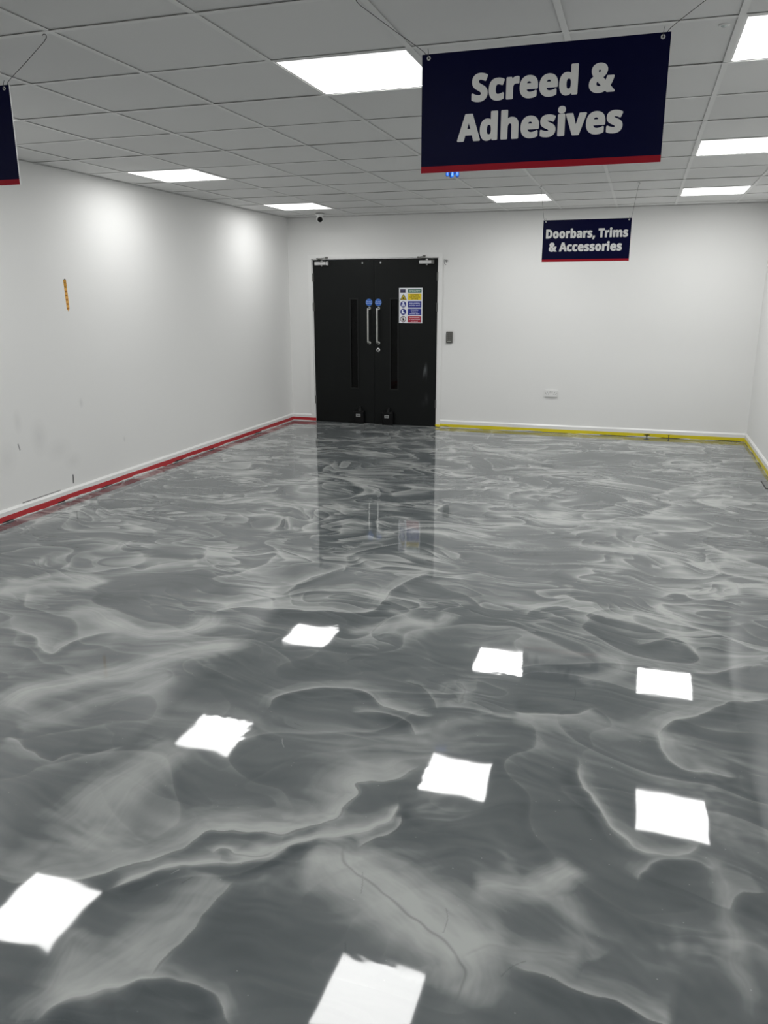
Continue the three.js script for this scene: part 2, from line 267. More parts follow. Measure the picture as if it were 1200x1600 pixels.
const RELIEF_LONG = 0.10, RELIEF_MID = 0.026, RELIEF_TIGHT = 0.014;
{
  const { map, bump } = floorTextures();
  const mFloor = new THREE.MeshPhysicalMaterial({ map, bumpMap: bump, bumpScale: 0.004, roughness: 0.035, ior: 1.5 });
  const strips = [[ZB - 0.1, ZS[1][0]], [ZS[1][0], ZS[2][0]], [ZS[2][0], ZF + 0.1]].map(([z0, z1], k) => {
    const g = new THREE.PlaneGeometry(1, 1); g.rotateX(-Math.PI / 2);
    const p = g.attributes.position, uv = g.attributes.uv;
    for (let i = 0; i < 4; i++) {
      const x = p.getX(i) < 0 ? XL - 0.1 : XR + 0.1, z = p.getZ(i) < 0 ? z0 : z1;
      p.setXYZ(i, x, 0, z);
      uv.setXY(i, (x - FX0) / (FX1 - FX0), k < 2 ? vOfZ(z) : 1 + (z - ZS[2][0]) * 0.2141);
    }
    return g;
  });
  structure(part('floor', [...strips, span(XL - 0.12, XR + 0.12, -0.15, -0.0008, ZB - 0.12, ZF + 0.12)], mFloor));
}

// ------------------------------------------------------------------ walls
function sideWall(name, x0, x1, m, flip) {
  const g = span(x0, x1, -0.15, H + 0.45, ZB - 0.12, ZF + 0.12);
  return structure(part(name, g, m));
}
// scuffs and scratches of the left wall, drawn flat in metres: u along the wall, v up
const wallMarks = canvasTexture(2048, 512, (c, w, h) => {
  c.fillStyle = '#e7e7e6'; c.fillRect(0, 0, w, h);
  const X = (z) => (z - (ZB - 0.12)) / (ZF - ZB + 0.24) * w, Y = (y) => h - (y + 0.15) / (H + 0.6) * h;
  const smear = (z, y, rz, ry, a) => { c.save(); c.translate(X(z), Y(y)); c.scale(rz * w / 11.3, ry * h / 3.12); const g = c.createRadialGradient(0, 0, 0, 0, 0, 1); g.addColorStop(0, `rgba(120,120,124,${a})`); g.addColorStop(1, 'rgba(120,120,124,0)'); c.fillStyle = g; c.beginPath(); c.arc(0, 0, 1, 0, 7); c.fill(); c.restore(); };
  smear(-1.55, 0.55, 0.10, 0.16, 0.10); smear(-1.35, 0.70, 0.05, 0.10, 0.09); smear(-2.07, 0.75, 0.03, 0.05, 0.14); smear(-1.75, 0.42, 0.16, 0.1, 0.07);
  smear(-2.6, 0.36, 0.02, 0.03, 0.16); smear(-1.9, 0.30, 0.12, 0.08, 0.07); smear(-1.2, 0.45, 0.12, 0.14, 0.07);
  c.strokeStyle = 'rgba(70,70,72,0.75)'; c.lineWidth = 1.3; c.beginPath(); c.moveTo(X(-1.327), Y(0.54)); c.lineTo(X(-1.34), Y(0.49)); c.stroke();
  c.strokeStyle = 'rgba(20,20,20,0.95)'; c.lineWidth = 1.7; c.beginPath(); c.moveTo(X(-1.881), Y(0.19)); c.lineTo(X(-1.877), Y(0.12)); c.stroke();
  c.strokeStyle = 'rgba(70,68,66,0.8)'; c.lineWidth = 1.2; c.beginPath(); c.moveTo(X(-1.72), Y(0.0955)); c.lineTo(X(-1.3), Y(0.0965)); c.stroke();
});
const mWallLeft = mat(0xffffff, 0.75, 0, { map: wallMarks });
{
  const g = new THREE.PlaneGeometry(ZF - ZB + 0.24, H + 0.6); g.rotateY(Math.PI / 2);
  const uv = g.attributes.uv; for (let i = 0; i < uv.count; i++) uv.setX(i, 1 - uv.getX(i));
  g.translate(XL, (H + 0.3) / 2, (ZF + ZB) / 2);
  structure(part('wall_left', [g, span(XL - 0.12, XL - 0.0005, -0.15, H + 0.45, ZB - 0.12, ZF + 0.12)], mWallLeft));
}
sideWall('wall_right', XR, XR + 0.12, mWall);
structure(part('wall_front', span(XL, XR, -0.15, H + 0.45, ZF, ZF + 0.12), mWall));
const DX = -2.2225, DL = -3.040, DR = -1.405, DT = 2.034;    // middle and opening of the doorway
{
  const s = new THREE.Shape([[XL, -0.15], [DL, -0.15], [DL, DT], [DR, DT], [DR, -0.15], [XR, -0.15], [XR, H + 0.45], [XL, H + 0.45]].map(([x, y]) => new THREE.Vector2(x, y)));
  structure(part('wall_back', new THREE.ExtrudeGeometry(s, { depth: 0.12, bevelEnabled: false }).translate(0, 0, ZB - 0.12), mWall));
}
// skirting boards with a chamfered top
function skirting(name, length, [x, y, z], turn) {
  const s = new THREE.Shape([[0, 0], [0.018, 0], [0.018, 0.078], [0.007, 0.092], [0, 0.092]].map(([a, b]) => new THREE.Vector2(a, b)));
  const o = structure(part(name, new THREE.ExtrudeGeometry(s, { depth: length, bevelEnabled: false }), mGloss));
  o.position.set(x, y, z); o.rotation.y = turn; return o;
}
skirting('baseboard_left', ZF - ZB, [XL, 0, ZB], 0);
skirting('baseboard_right', ZF - ZB, [XR, 0, ZF], Math.PI);
skirting('baseboard_back_left', DL - 0.046 - XL - 0.018, [DL - 0.046, 0, ZB], -Math.PI / 2);
skirting('baseboard_back', XR - 0.018 - DR - 0.048, [XR - 0.018, 0, ZB], -Math.PI / 2);
// architrave round the doorway
{
  const a = 0.048, t = 0.016, g = [];
  const ring = new THREE.Shape([[DL - a, 0], [DL, 0], [DL, DT], [DR, DT], [DR, 0], [DR + a, 0], [DR + a, DT + a], [DL - a, DT + a]].map(([x, y]) => new THREE.Vector2(x, y)));
  g.push(new THREE.ExtrudeGeometry(ring, { depth: t - 0.003, bevelEnabled: true, bevelThickness: 0.003, bevelSize: -0.003, bevelOffset: 0, bevelSegments: 1 }).translate(0, 0, ZB));
  structure(part('trim_1', g, mGloss));
  structure(part('trim_2', [span(DL, DL + 0.010, 0, DT, ZB - 0.119, ZB + 0.004), span(DR - 0.010, DR, 0, DT, ZB - 0.119, ZB + 0.004), span(DL, DR, DT - 0.010, DT, ZB - 0.119, ZB + 0.004)], mGloss));
}

// ------------------------------------------------------------------ suspended ceiling: tees and lay-in tiles on a 600 mm grid
const PANEL_AT = [];
for (const c of [4, 0, -3]) for (const r of [-5, 0, 4, 8]) PANEL_AT.push([-0.6 * c - 0.6, -0.6 * r - 0.6, c, r]);   // low x and low z corner
const isPanel = (x, z) => PANEL_AT.some(([a, b]) => Math.abs(a - x) < 0.05 && Math.abs(b - z) < 0.05);
const ceiling = new THREE.Group(); ceiling.name = 'ceiling'; structure(ceiling); scene.add(ceiling);
part('ceiling_slab', span(XL - 0.12, XR + 0.12, H + 0.35, H + 0.47, ZB - 0.12, ZF + 0.12), mDark, ceiling);
{
  const tileGeo = new Map(), tones = [0.74, 0.76, 0.725, 0.75].map((k) => mat(lin(k, k, k * 0.99), 0.9));
  const xs = [XL]; for (let k = -5; k <= 3; k++) xs.push(0.6 * k); xs.push(XR);
  const zs = [ZB]; for (let k = -10; k <= 7; k++) zs.push(0.6 * k); zs.push(ZF);
  for (let j = 0; j < zs.length - 1; j++) for (let i = 0; i < xs.length - 1; i++) {
    if (isPanel(xs[i], zs[j])) continue;
    const w = xs[i + 1] - xs[i] - 0.007, d = zs[j + 1] - zs[j] - 0.007, key = `${w.toFixed(3)} ${d.toFixed(3)}`;
    if (!tileGeo.has(key)) tileGeo.set(key, box(w, 0.015, d));
    const m = part('ceiling_tile', tileGeo.get(key), tones[Math.floor(rnd() * 4)], ceiling, [(xs[i] + xs[i + 1]) / 2, H + 0.0045 + 0.0075 + (rnd() - 0.5) * 0.001, (zs[j] + zs[j + 1]) / 2]);
    m.rotation.set((rnd() - 0.5) * 0.001, 0, (rnd() - 0.5) * 0.001);
  }
  const flange = (w, len, y) => [box(w, 0.0012, len, 0, y, 0), box(0.0025, 0.035, len, 0, y + 0.018, 0)];
  for (const z of zs.slice(1, -1)) {
    const main = Math.round(z / 0.6) % 2 !== 0;
    if (main) { const o = part('main_runner', flange(0.024, XR - XL, -0.0006), mTee, ceiling, [(XL + XR) / 2, H, z]); o.rotation.y = Math.PI / 2; }
    else for (let i = 0; i < xs.length - 1; i++) {
      const o = part('cross_tee', flange(0.024, xs[i + 1] - xs[i] - 0.024, 0.0014), mTee, ceiling, [(xs[i] + xs[i + 1]) / 2, H, z]); o.rotation.y = Math.PI / 2;
    }
  }
  for (const x of xs.slice(1, -1)) {
    let z0 = ZB;
    for (const z of [...zs.slice(1, -1).filter((z) => Math.round(z / 0.6) % 2 !== 0), ZF]) {
      part('cross_tee', flange(0.024, z - z0 - 0.024, 0.0010), mTee, ceiling, [x, H, (z + z0) / 2]); z0 = z;
    }
  }
  part('edge_trim', [span(XL, XL + 0.022, H - 0.0015, H, ZB, ZF), span(XL, XL + 0.001, H - 0.0015, H + 0.02, ZB, ZF)], mTee, ceiling);
  part('edge_trim', [span(XR - 0.022, XR, H - 0.0015, H, ZB, ZF), span(XR - 0.001, XR, H - 0.0015, H + 0.02, ZB, ZF)], mTee, ceiling);
  part('edge_trim', [span(XL + 0.022, XR - 0.022, H - 0.0015, H, ZB, ZB + 0.022), span(XL, XR, H - 0.0015, H + 0.02, ZB, ZB + 0.001)], mTee, ceiling);
  part('edge_trim', [span(XL + 0.022, XR - 0.022, H - 0.0015, H, ZF - 0.022, ZF), span(XL, XR, H - 0.0015, H + 0.02, ZF - 0.001, ZF)], mTee, ceiling);
}

// ------------------------------------------------------------------ LED panels
const mDiffuser = new THREE.MeshStandardMaterial({ color: 0xffffff, roughness: 0.6, emissive: lin(1, 1, 0.985), emissiveIntensity: PANEL_GLOW });
const LIGHT_LABELS = {
  '4 -5': 'lit LED ceiling panel behind the viewer in the left row',
  '0 -5': 'lit LED ceiling panel behind the viewer in front of the big Screed sign',
  '-3 -5': 'lit LED ceiling panel behind the viewer in the right row',
  '4 0': 'square lit LED ceiling panel over the left wall, nearest of the left row',
  '4 4': 'square lit LED ceiling panel near the left wall, second in front of the dome camera',
  '4 8': 'square lit LED ceiling panel right in front of the dome camera',
  '0 0': 'largest lit LED ceiling panel, close left of the big Screed sign',
  '0 4': 'lit LED ceiling panel hidden behind the big Screed sign',
  '0 8': 'lit LED ceiling panel just above left of the Doorbars sign',
  '-3 0': 'lit LED ceiling panel cut by the top right corner of the picture',
  '-3 4': 'lit LED ceiling panel at the right edge, second of the right row',
  '-3 8': 'narrow looking lit LED ceiling panel, farthest of the right row near the back wall',
};
for (const [x, z, c, r] of PANEL_AT) {
  const t = thing('ceiling_light', LIGHT_LABELS[`${c} ${r}`], 'ceiling light', [x + 0.3, H, z + 0.3], 'LED panels in the ceiling grid');
  const o = 0.2945, i = 0.2785, s = new THREE.Shape([[-o, -o], [o, -o], [o, o], [-o, o]].map(([a, b]) => new THREE.Vector2(a, b)));
  s.holes.push(new THREE.Path([[-i, -i], [-i, i], [i, i], [i, -i]].map(([a, b]) => new THREE.Vector2(a, b))));
  part('frame', new THREE.ExtrudeGeometry(s, { depth: 0.012, bevelEnabled: false }).rotateX(Math.PI / 2).translate(0, 0.014, 0), mGloss, t);
  part('diffuser', box(i * 2, 0.004, i * 2, 0, 0.009, 0), mDiffuser, t);
  const l = new THREE.RectAreaLight(lin(1, 1, 0.985), PANEL_LIGHT * (c === 4 && r > 0 ? 0.68 : 1),   // the two left panels burn weaker
     i * 2, i * 2);
  l.rotation.x = -Math.PI / 2; l.position.y = 0.0055; l.castShadow = true; t.add(l);
}

// ------------------------------------------------------------------ double door
const door = new THREE.Group(); door.name = 'door_1'; door.position.set(DX, 0, ZB); structure(door); scene.add(door);
const ringShape = (x0, x1, y0, y1, w) => {
  const s = new THREE.Shape([[x0, y0], [x1, y0], [x1, y1], [x0, y1]].map(([a, b]) => new THREE.Vector2(a, b)));
  s.holes.push(new THREE.Path([[x0 + w, y0 + w], [x0 + w, y1 - w], [x1 - w, y1 - w], [x1 - w, y0 + w]].map(([a, b]) => new THREE.Vector2(a, b))));
  return s;
};
// dried pale resin wiped on the right leaf
const doorSmear = canvasTexture(512, 1024, (c, w, h) => {
  c.fillStyle = 'rgb(19,21,21)'; c.fillRect(0, 0, w, h);
  const blot = (x, y, rx, ry, a, turn) => { c.save(); c.translate(x * w, y * h); c.rotate(turn); c.scale(rx * w, ry * h); const g = c.createRadialGradient(0, 0, 0, 0, 0, 1); g.addColorStop(0, `rgba(120,124,126,${a})`); g.addColorStop(1, 'rgba(120,124,126,0)'); c.fillStyle = g; c.beginPath(); c.arc(0, 0, 1, 0, 7); c.fill(); c.restore(); };
  blot(0.825, 0.655, 0.035, 0.055, 0.75, 0.15); blot(0.80, 0.675, 0.02, 0.05, 0.4, 0.2); blot(0.85, 0.68, 0.015, 0.06, 0.35, 0.1);
  blot(0.85, 0.83, 0.04, 0.05, 0.28, -0.1); blot(0.80, 0.86, 0.05, 0.03, 0.15, 0.3);
});
for (const s of [-1, 1]) {
  const x0 = s < 0 ? -0.804 : 0.002, x1 = s < 0 ? -0.002 : 0.8055, wx0 = s < 0 ? -0.322 : 0.205, wx1 = wx0 + 0.117;
  const shape = new THREE.Shape([[x0, 0.006], [x1, 0.006], [x1, 2.021], [x0, 2.021]].map(([a, b]) => new THREE.Vector2(a, b)));
  shape.holes.push(new THREE.Path([[wx0 + 0.008, 0.448], [wx0 + 0.008, 1.555], [wx1 - 0.008, 1.555], [wx1 - 0.008, 0.448]].map(([a, b]) => new THREE.Vector2(a, b))));
  const g = new THREE.ExtrudeGeometry(shape, { depth: 0.044, bevelEnabled: true, bevelThickness: 0.002, bevelSize: -0.002, bevelOffset: 0, bevelSegments: 1 }).translate(0, 0, -0.05);
  const p = g.attributes.position, uv = g.attributes.uv;
  for (let i = 0; i < p.count; i++) uv.setXY(i, (p.getX(i) - x0) / (x1 - x0), p.getY(i) / 2.03);
  const leaf = part('door_leaf', g, s < 0 ? mDoor : mat(0xffffff, 0.4, 0, { map: doorSmear, specularIntensity: 0.35 }), door, [0, 0, 0], s < 0 ? 'black left leaf of the double door' : 'black right leaf with pale smears');
  const glazing = part('glazing_bead', new THREE.ExtrudeGeometry(ringShape(wx0, wx1, 0.44, 1.563, 0.015), { depth: 0.006, bevelEnabled: true, bevelThickness: 0.003, bevelSize: -0.003, bevelOffset: 0, bevelSegments: 2 }).translate(0, 0, -0.004), mBead, leaf);
  part('glass_pane', span(wx0 + 0.010, wx1 - 0.010, 0.45, 1.553, -0.016, -0.010), mGlass, leaf, undefined, 'narrow dark vision glass');
  const hx = s * 0.060;
  part('pull_handle', [tube([[hx, 1.02, 0.0], [hx, 1.018, 0.045], [hx, 1.028, 0.060], [hx, 1.06, 0.064], [hx, 1.23, 0.064], [hx, 1.40, 0.064], [hx, 1.432, 0.060], [hx, 1.442, 0.045], [hx, 1.44, 0.0]], 0.0105, 64, 12),
    cyl(0.018, 0.018, 0.006).rotateX(Math.PI / 2).translate(hx, 1.02, -0.001), cyl(0.018, 0.018, 0.006).rotateX(Math.PI / 2).translate(hx, 1.44, -0.001)], mSteel, leaf, undefined, 'brushed steel bar handle');
  for (const y of [0.285, 1.456, 1.812]) part('hinge', [cyl(0.0075, 0.0075, 0.1, 12).translate(s * 0.8075, y, 0.004), box(0.012, 0.1, 0.003, s * 0.802, y, -0.002)], mGrey, leaf);
  part('door_stud', new THREE.SphereGeometry(0.011, 16, 8).scale(1, 1, 0.45).translate(s < 0 ? -0.149 : 0.086, 1.98, -0.004), mSilver, leaf);
  if (s > 0) {
    part('lock_cylinder', [new THREE.LatheGeometry([[0.0, 0.010], [0.017, 0.010], [0.024, 0.006], [0.026, 0], [0.0, 0]].map(([a, b]) => new THREE.Vector2(a, b)), 28).rotateX(Math.PI / 2).translate(0.0535, 0.933, -0.004)], mSilver, leaf);
    part('keyhole', [cyl(0.0085, 0.0085, 0.003, 20).rotateX(Math.PI / 2).translate(0.0535, 0.935, 0.006), box(0.006, 0.016, 0.003, 0.0535, 0.925, 0.006)], mBlack, leaf);
  }
  // overhead closer: body on the leaf, folding arm up to the frame
  const cx = s < 0 ? -0.690 : 0.66, k = sub('door_closer', door, [cx, 1.978, -0.004]);
  part('closer_body', [rbox(0.150, 0.042, 0.052, 0.008, 0, 0, 0.026, 3)], mSilver, k);
  part('end_cap', [rbox(0.018, 0.046, 0.050, 0.004, 0.094, 0, 0.025), box(0.012, 0.038, 0.040, 0.080, 0, 0.022)], s < 0 ? mSilver : mGrey, k);
  part('spindle_cap', [cyl(0.012, 0.016, 0.018, 20).translate(0.015, 0.03, 0.027), cyl(0.014, 0.009, 0.014, 20).translate(0.015, -0.028, 0.027)], mSilver, k);
  const bar = (a, b, w, h) => { const A = new THREE.Vector3(...a), B = new THREE.Vector3(...b), m = rbox(w, h, A.distanceTo(B) + w, Math.min(w, h) * 0.3); m.lookAt(B.clone().sub(A)); const c = A.add(B).multiplyScalar(0.5); return m.translate(c.x, c.y, c.z); };
  const ex = s < 0 ? 0.010 : -0.055;
  part('closer_arm', [bar([0.015, 0.044, 0.027], [ex, 0.046, 0.165], 0.020, 0.006), bar([ex, 0.053, 0.165], [s < 0 ? 0.075 : -0.02, 0.066, 0.026], 0.018, 0.006), cyl(0.010, 0.010, 0.018, 16).translate(ex, 0.05, 0.165), rbox(0.035, 0.022, 0.014, 0.003, s < 0 ? 0.080 : -0.02, 0.068, 0.024)], mGrey, k);
}
for (const [x, w] of [[-0.197, 0.135], [0.186, 0.150]]) {
  const k = sub('door_retainer', door, [x, 0.004, -0.004], 'black box-shaped door holder at the foot of the leaf');
  part('holder_body', [rbox(w, 0.150, 0.062, 0.008, 0, 0.076, 0.031, 3), rbox(w * 0.94, 0.012, 0.05, 0.004, 0, 0.155, 0.028)], mBlack, k);
  part('plunger', [cyl(0.020, 0.024, 0.026, 20).translate(0.005, 0.172, 0.03), cyl(0.013, 0.016, 0.030, 20).translate(0.012, 0.198, 0.03)], mBead, k);
  part('foot', cyl(0.016, 0.020, 0.008, 16).translate(0.01, 0.001, 0.032), mBlack, k);
  const lab = canvasTexture(128, 80, (c, W, h) => { c.fillStyle = '#8d8f8f'; c.fillRect(0, 0, W, h); c.fillStyle = '#3a3c3c'; c.fillRect(34, 26, 66, 30); c.fillStyle = '#777'; c.fillRect(40, 34, 50, 5); c.fillRect(40, 44, 40, 5); });
  part('label_plate', rbox(0.060, 0.038, 0.003, 0.0012, -0.004, 0.104, 0.0635), mat(0xffffff, 0.5, 0, { map: lab }), k);
}

// ------------------------------------------------------------------ signs on the door
function disc(x, label) {
  const t = thing('door_sign', label, 'sign', [x, 1.511, ZB - 0.004], 'blue discs above the door handles');
  const face = canvasTexture(256, 256, (c, w) => {
    c.fillStyle = '#5f93d8'; c.fillRect(0, 0, w, w);
    c.fillStyle = '#1a55b4'; c.beginPath(); c.arc(128, 128, 116, 0, 7); c.fill();
    c.fillStyle = '#cfe0f5'; c.textAlign = 'center'; c.font = 'bold 46px sans-serif';
    c.fillText('Fire door', 128, 112); c.fillText('keep shut', 128, 172);
  });
  const g = new THREE.CircleGeometry(0.0415, 40).translate(0, 0, 0.0022);
  part('plate', cyl(0.042, 0.042, 0.002, 40).rotateX(Math.PI / 2).translate(0, 0, 0.001), mat(0x3f78c8, 0.4), t);
  part('printed_face', g, mat(0xffffff, 0.4, 0, { map: face }), t);
}
disc(-2.288, 'round blue door sign above the left bar handle');
disc(-2.167, 'round blue door sign above the right bar handle');
{
  const t = thing('safety_sign', 'white site safety notice with coloured bars on the black right door leaf', 'sign', [-1.7515, 1.4735, ZB - 0.004]);
  const face = canvasTexture(590, 830, (c, w, h) => {
    c.fillStyle = '#e9eaf0'; c.fillRect(0, 0, w, h);
    const bar = (y0, y1, col) => { c.fillStyle = col; c.beginPath(); c.roundRect ? c.roundRect(222, y0, 346, y1 - y0, 10) : c.rect(222, y0, 346, y1 - y0); c.fill(); };
    const text = (s, y, px, col, wMax = 320) => { c.fillStyle = col; c.font = `bold ${px}px sans-serif`; c.textAlign = 'center'; c.fillText(s, 395, y, wMax); };
    c.fillStyle = '#15123c'; c.fillRect(28, 32, 136, 72); c.fillStyle = '#8a86b8'; c.fillRect(48, 60, 96, 12);
    bar(32, 104, '#125a45'); text('SITE SAFETY', 86, 50, '#e6f2ec');
    bar(130, 282, '#e3c80e'); text('CAUTION', 178, 48, '#2a2405'); text('Fork lift trucks', 226, 38, '#2a2405'); text('operating', 268, 38, '#2a2405');
    bar(310, 462, '#0b1c86'); text('High visibility', 376, 42, '#e6e9fa'); text('must be worn', 426, 42, '#e6e9fa');
    bar(488, 640, '#0b1c86'); text('Protective', 534, 38, '#e6e9fa'); text('footwear', 578, 38, '#e6e9fa'); text('must be worn', 622, 38, '#e6e9fa');
    bar(664, 812, '#a0132f'); text('No admittance', 710, 36, '#f6dfe4'); text('to unauthorised', 752, 36, '#f6dfe4'); text('personnel', 796, 36, '#f6dfe4');
    // pictograms
    c.lineJoin = 'round'; c.fillStyle = '#e3c80e'; c.strokeStyle = '#15140a'; c.lineWidth = 14; c.beginPath(); c.moveTo(112, 146); c.lineTo(186, 276); c.lineTo(38, 276); c.closePath(); c.fill(); c.stroke();
    c.fillStyle = '#15140a'; c.fillRect(84, 236, 52, 24); c.fillRect(122, 200, 8, 60); c.fillRect(130, 252, 24, 7); c.fillRect(92, 214, 26, 24);
    for (const y of [386, 564]) { c.fillStyle = '#0b1c7a'; c.beginPath(); c.arc(108, y, 74, 0, 7); c.fill(); }
    c.fillStyle = '#dfe4f6'; c.beginPath(); c.arc(108, 350, 26, 0, 7); c.fill(); c.beginPath(); c.moveTo(62, 400); c.quadraticCurveTo(108, 352, 154, 400); c.lineTo(146, 436); c.lineTo(70, 436); c.closePath(); c.fill();
    c.fillStyle = '#0b1c7a'; c.fillRect(76, 404, 64, 8);
    c.fillStyle = '#eef1fb'; c.beginPath(); c.moveTo(72, 516); c.lineTo(110, 516); c.lineTo(108, 566); c.quadraticCurveTo(150, 580, 152, 606); c.lineTo(68, 606); c.closePath(); c.fill();
    c.strokeStyle = '#4a1020'; c.lineWidth = 15; c.fillStyle = '#f0eef0'; c.beginPath(); c.arc(108, 738, 66, 0, 7); c.fill(); c.stroke();
    c.fillStyle = '#1a1014'; c.fillRect(88, 726, 44, 46); for (let i = 0; i < 4; i++) c.fillRect(88 + i * 12, 700 + (i % 3 ? 0 : 8), 8, 34); c.fillRect(128, 738, 20, 9);
    c.strokeStyle = '#4a1020'; c.lineWidth = 11; c.beginPath(); c.moveTo(64, 692); c.lineTo(152, 784); c.stroke();
  });
  part('board', rbox(0.297, 0.417, 0.003, 0.001, 0, 0, 0.0018), mat(lin(0.8, 0.8, 0.8), 0.35), t);
  part('printed_face', new THREE.PlaneGeometry(0.294, 0.414).translate(0, 0, 0.0036), mat(0xffffff, 0.35, 0, { map: face }), t);
}

// ------------------------------------------------------------------ hanging signs
function boldLine(c, text, px, x0, x1, base) {
  c.save(); c.font = `bold ${px}px sans-serif`; c.textAlign = 'left'; c.lineJoin = 'round';
  const w = c.measureText(text).width; c.translate(x0, base); c.scale((x1 - x0) / w, 1);
  c.fillText(text, 0, 0); c.lineWidth = px * 0.062; c.strokeText(text, 0, 0); c.restore();
}
function hangingSign(label, x, top, z, hookX, lines, sag = 0) {
  const t = thing('hanging_sign', label, 'sign', [x, top, z], 'navy shop signs hung from the ceiling');
  const W = 0.752, Hs = 0.352;
  const face = canvasTexture(1504, 704, (c, w, h) => {
    c.fillStyle = '#070a30'; c.fillRect(0, 0, w, h);
    c.fillStyle = '#9c1f2c'; c.fillRect(0, h - 40, w, 40);
    c.fillStyle = c.strokeStyle = '#e4e4e2';
    for (const [s, px, a, b, y] of lines) boldLine(c, s, px, a * 2000, b * 2000, y * 2000);
  });
  const edge = mat(lin(0.8, 0.8, 0.8), 0.4), front = mat(0xffffff, 0.4, 0, { map: face, specularIntensity: 0.12 });
  const board = new THREE.Mesh(box(W, Hs, 0.005, 0, -Hs / 2, 0), [edge, edge, edge, edge, front, mat(lin(0.01, 0.012, 0.05), 0.4)]);
  board.castShadow = board.receiveShadow = true; board.name = 'board'; t.add(board);
  for (const s of [-1, 1]) {
    const ex = s * (W / 2 - 0.022), ey = -0.012, hx = hookX[s < 0 ? 0 : 1] - x, hy = H - top - 0.004;
    part('eyelet', new THREE.TorusGeometry(0.0045, 0.0020, 8, 20).translate(ex, ey, 0.003), mWhitePlastic, t);
    part('hanging_wire', [tube([[ex, ey - 0.002, -0.004], [ex, ey - 0.004, 0.0045], [ex + s * 0.001, 0.004, 0.005], [ex + s * 0.003, 0.016, 0.002]], 0.001, 16, 6), tube([[ex, ey, -0.005], [ex + s * 0.010, 0.0, -0.003], [ex + s * 0.017, 0.008, 0], [(ex + s * 0.017 + hx) / 2, (hy - 0.016) / 2 - sag, 0], [hx - s * 0.002, hy - 0.024, 0]], 0.0011, 40, 6)], mWire, t);
    part('hook', tube([[hx - s * 0.004, hy - 0.026, 0], [hx + s * 0.001, hy - 0.020, 0], [hx + s * 0.008, hy - 0.012, 0], [hx + s * 0.006, hy - 0.004, 0], [hx - s * 0.003, hy - 0.001, 0], [hx - s * 0.010, hy - 0.005, 0]], 0.0013, 24, 6), mWire, t);
  }
}
hangingSign('large navy hanging sign with grey words Screed & Adhesives and a red lower edge', 0.5905, 2.331, 0.6, [0.0, 1.18],
  [['Screed &', 208, 0.162, 0.600, 0.145], ['Adhesives', 208, 0.123, 0.634, 0.260]]);
hangingSign('navy hanging sign with words Doorbars, Trims & Accessories before the back wall', 0.427, 2.2325, -4.2, [0.014, 0.838],
  [['Doorbars, Trims', 198, 0.022, 0.730, 0.151], ['& Accessories', 198, 0.056, 0.687, 0.263]]);
hangingSign('navy hanging sign cut by the left edge of the picture, no words in view', -1.781, 2.362, 0.6, [-2.38, -1.222], []);

// ------------------------------------------------------------------ ceiling fittings
{
  const t = thing('security_camera', 'white turret security camera with black lens under the ceiling above the door', 'camera', [-2.745, H, -5.83]);
  part('mount_ring', new THREE.LatheGeometry([[0, 0], [0.052, 0], [0.052, -0.012], [0.046, -0.026], [0.036, -0.030], [0, -0.030]].map(([a, b]) => new THREE.Vector2(a, b)), 32), mWhitePlastic, t, [0, -0.001, 0]);
  const ball = part('eyeball', new THREE.SphereGeometry(0.043, 28, 20), mWhitePlastic, t, [0, -0.058, 0]);
  const aim = new THREE.Group();
  const lens = part('lens', [new THREE.SphereGeometry(0.044, 24, 10, 0, Math.PI * 2, 0, 0.72).rotateX(Math.PI / 2)], mBlack, t, [0, -0.058, 0]);
  lens.lookAt(-2.745 + 0.42, H - 0.058 - 0.42, -5.83 + 1);
  const rim = part('lens_rim', new THREE.TorusGeometry(0.0295, 0.0025, 8, 28).translate(0, 0, 0.0325), mGrey, t, [0, -0.058, 0]);
  rim.rotation.copy(lens.rotation);
}
{
  const t = thing('sensor', 'small round clear lens set in the ceiling tile right of the big sign', 'sensor', [1.15, H + 0.0045, -0.093]);
  part('bezel', new THREE.LatheGeometry([[0.019, 0], [0.019, -0.003], [0.013, -0.005], [0.011, -0.003], [0.011, 0]].map(([a, b]) => new THREE.Vector2(a, b)), 28), mTee, t);
  part('lens', new THREE.SphereGeometry(0.0115, 20, 12).scale(1, 0.7, 1).translate(0, -0.002, 0), mat(lin(0.5, 0.56, 0.54), 0.06, 0, { clearcoat: 1 }), t);
}
{
  const t = thing('detector', 'bright blue glove-like cover with round finger ends under the ceiling behind the Screed sign', 'detector', [-0.525, H, -3.10]);
  const blue = mat(lin(0.02, 0.13, 0.62), 0.4);
  part('detector_base', new THREE.LatheGeometry([[0, 0], [0.04, 0], [0.04, -0.010], [0.034, -0.018], [0, -0.020]].map(([a, b]) => new THREE.Vector2(a, b)), 32), mWhitePlastic, t, [0, 0.003, 0]);
  part('blue_cover', new THREE.LatheGeometry([[0.0, -0.028], [0.022, -0.029], [0.038, -0.022], [0.046, -0.010], [0.044, -0.003]].map(([a, b]) => new THREE.Vector2(a, b)), 32), blue, t);
  for (const [x, y, z] of [[-0.04, -0.024, 0.035], [0.0, -0.032, 0.042], [0.037, -0.025, 0.032], [0.024, -0.024, -0.035], [-0.027, -0.024, -0.035]]) part('blue_finger', new THREE.CapsuleGeometry(0.0135, 0.022, 6, 16), blue, t, [x, y, z]);
}

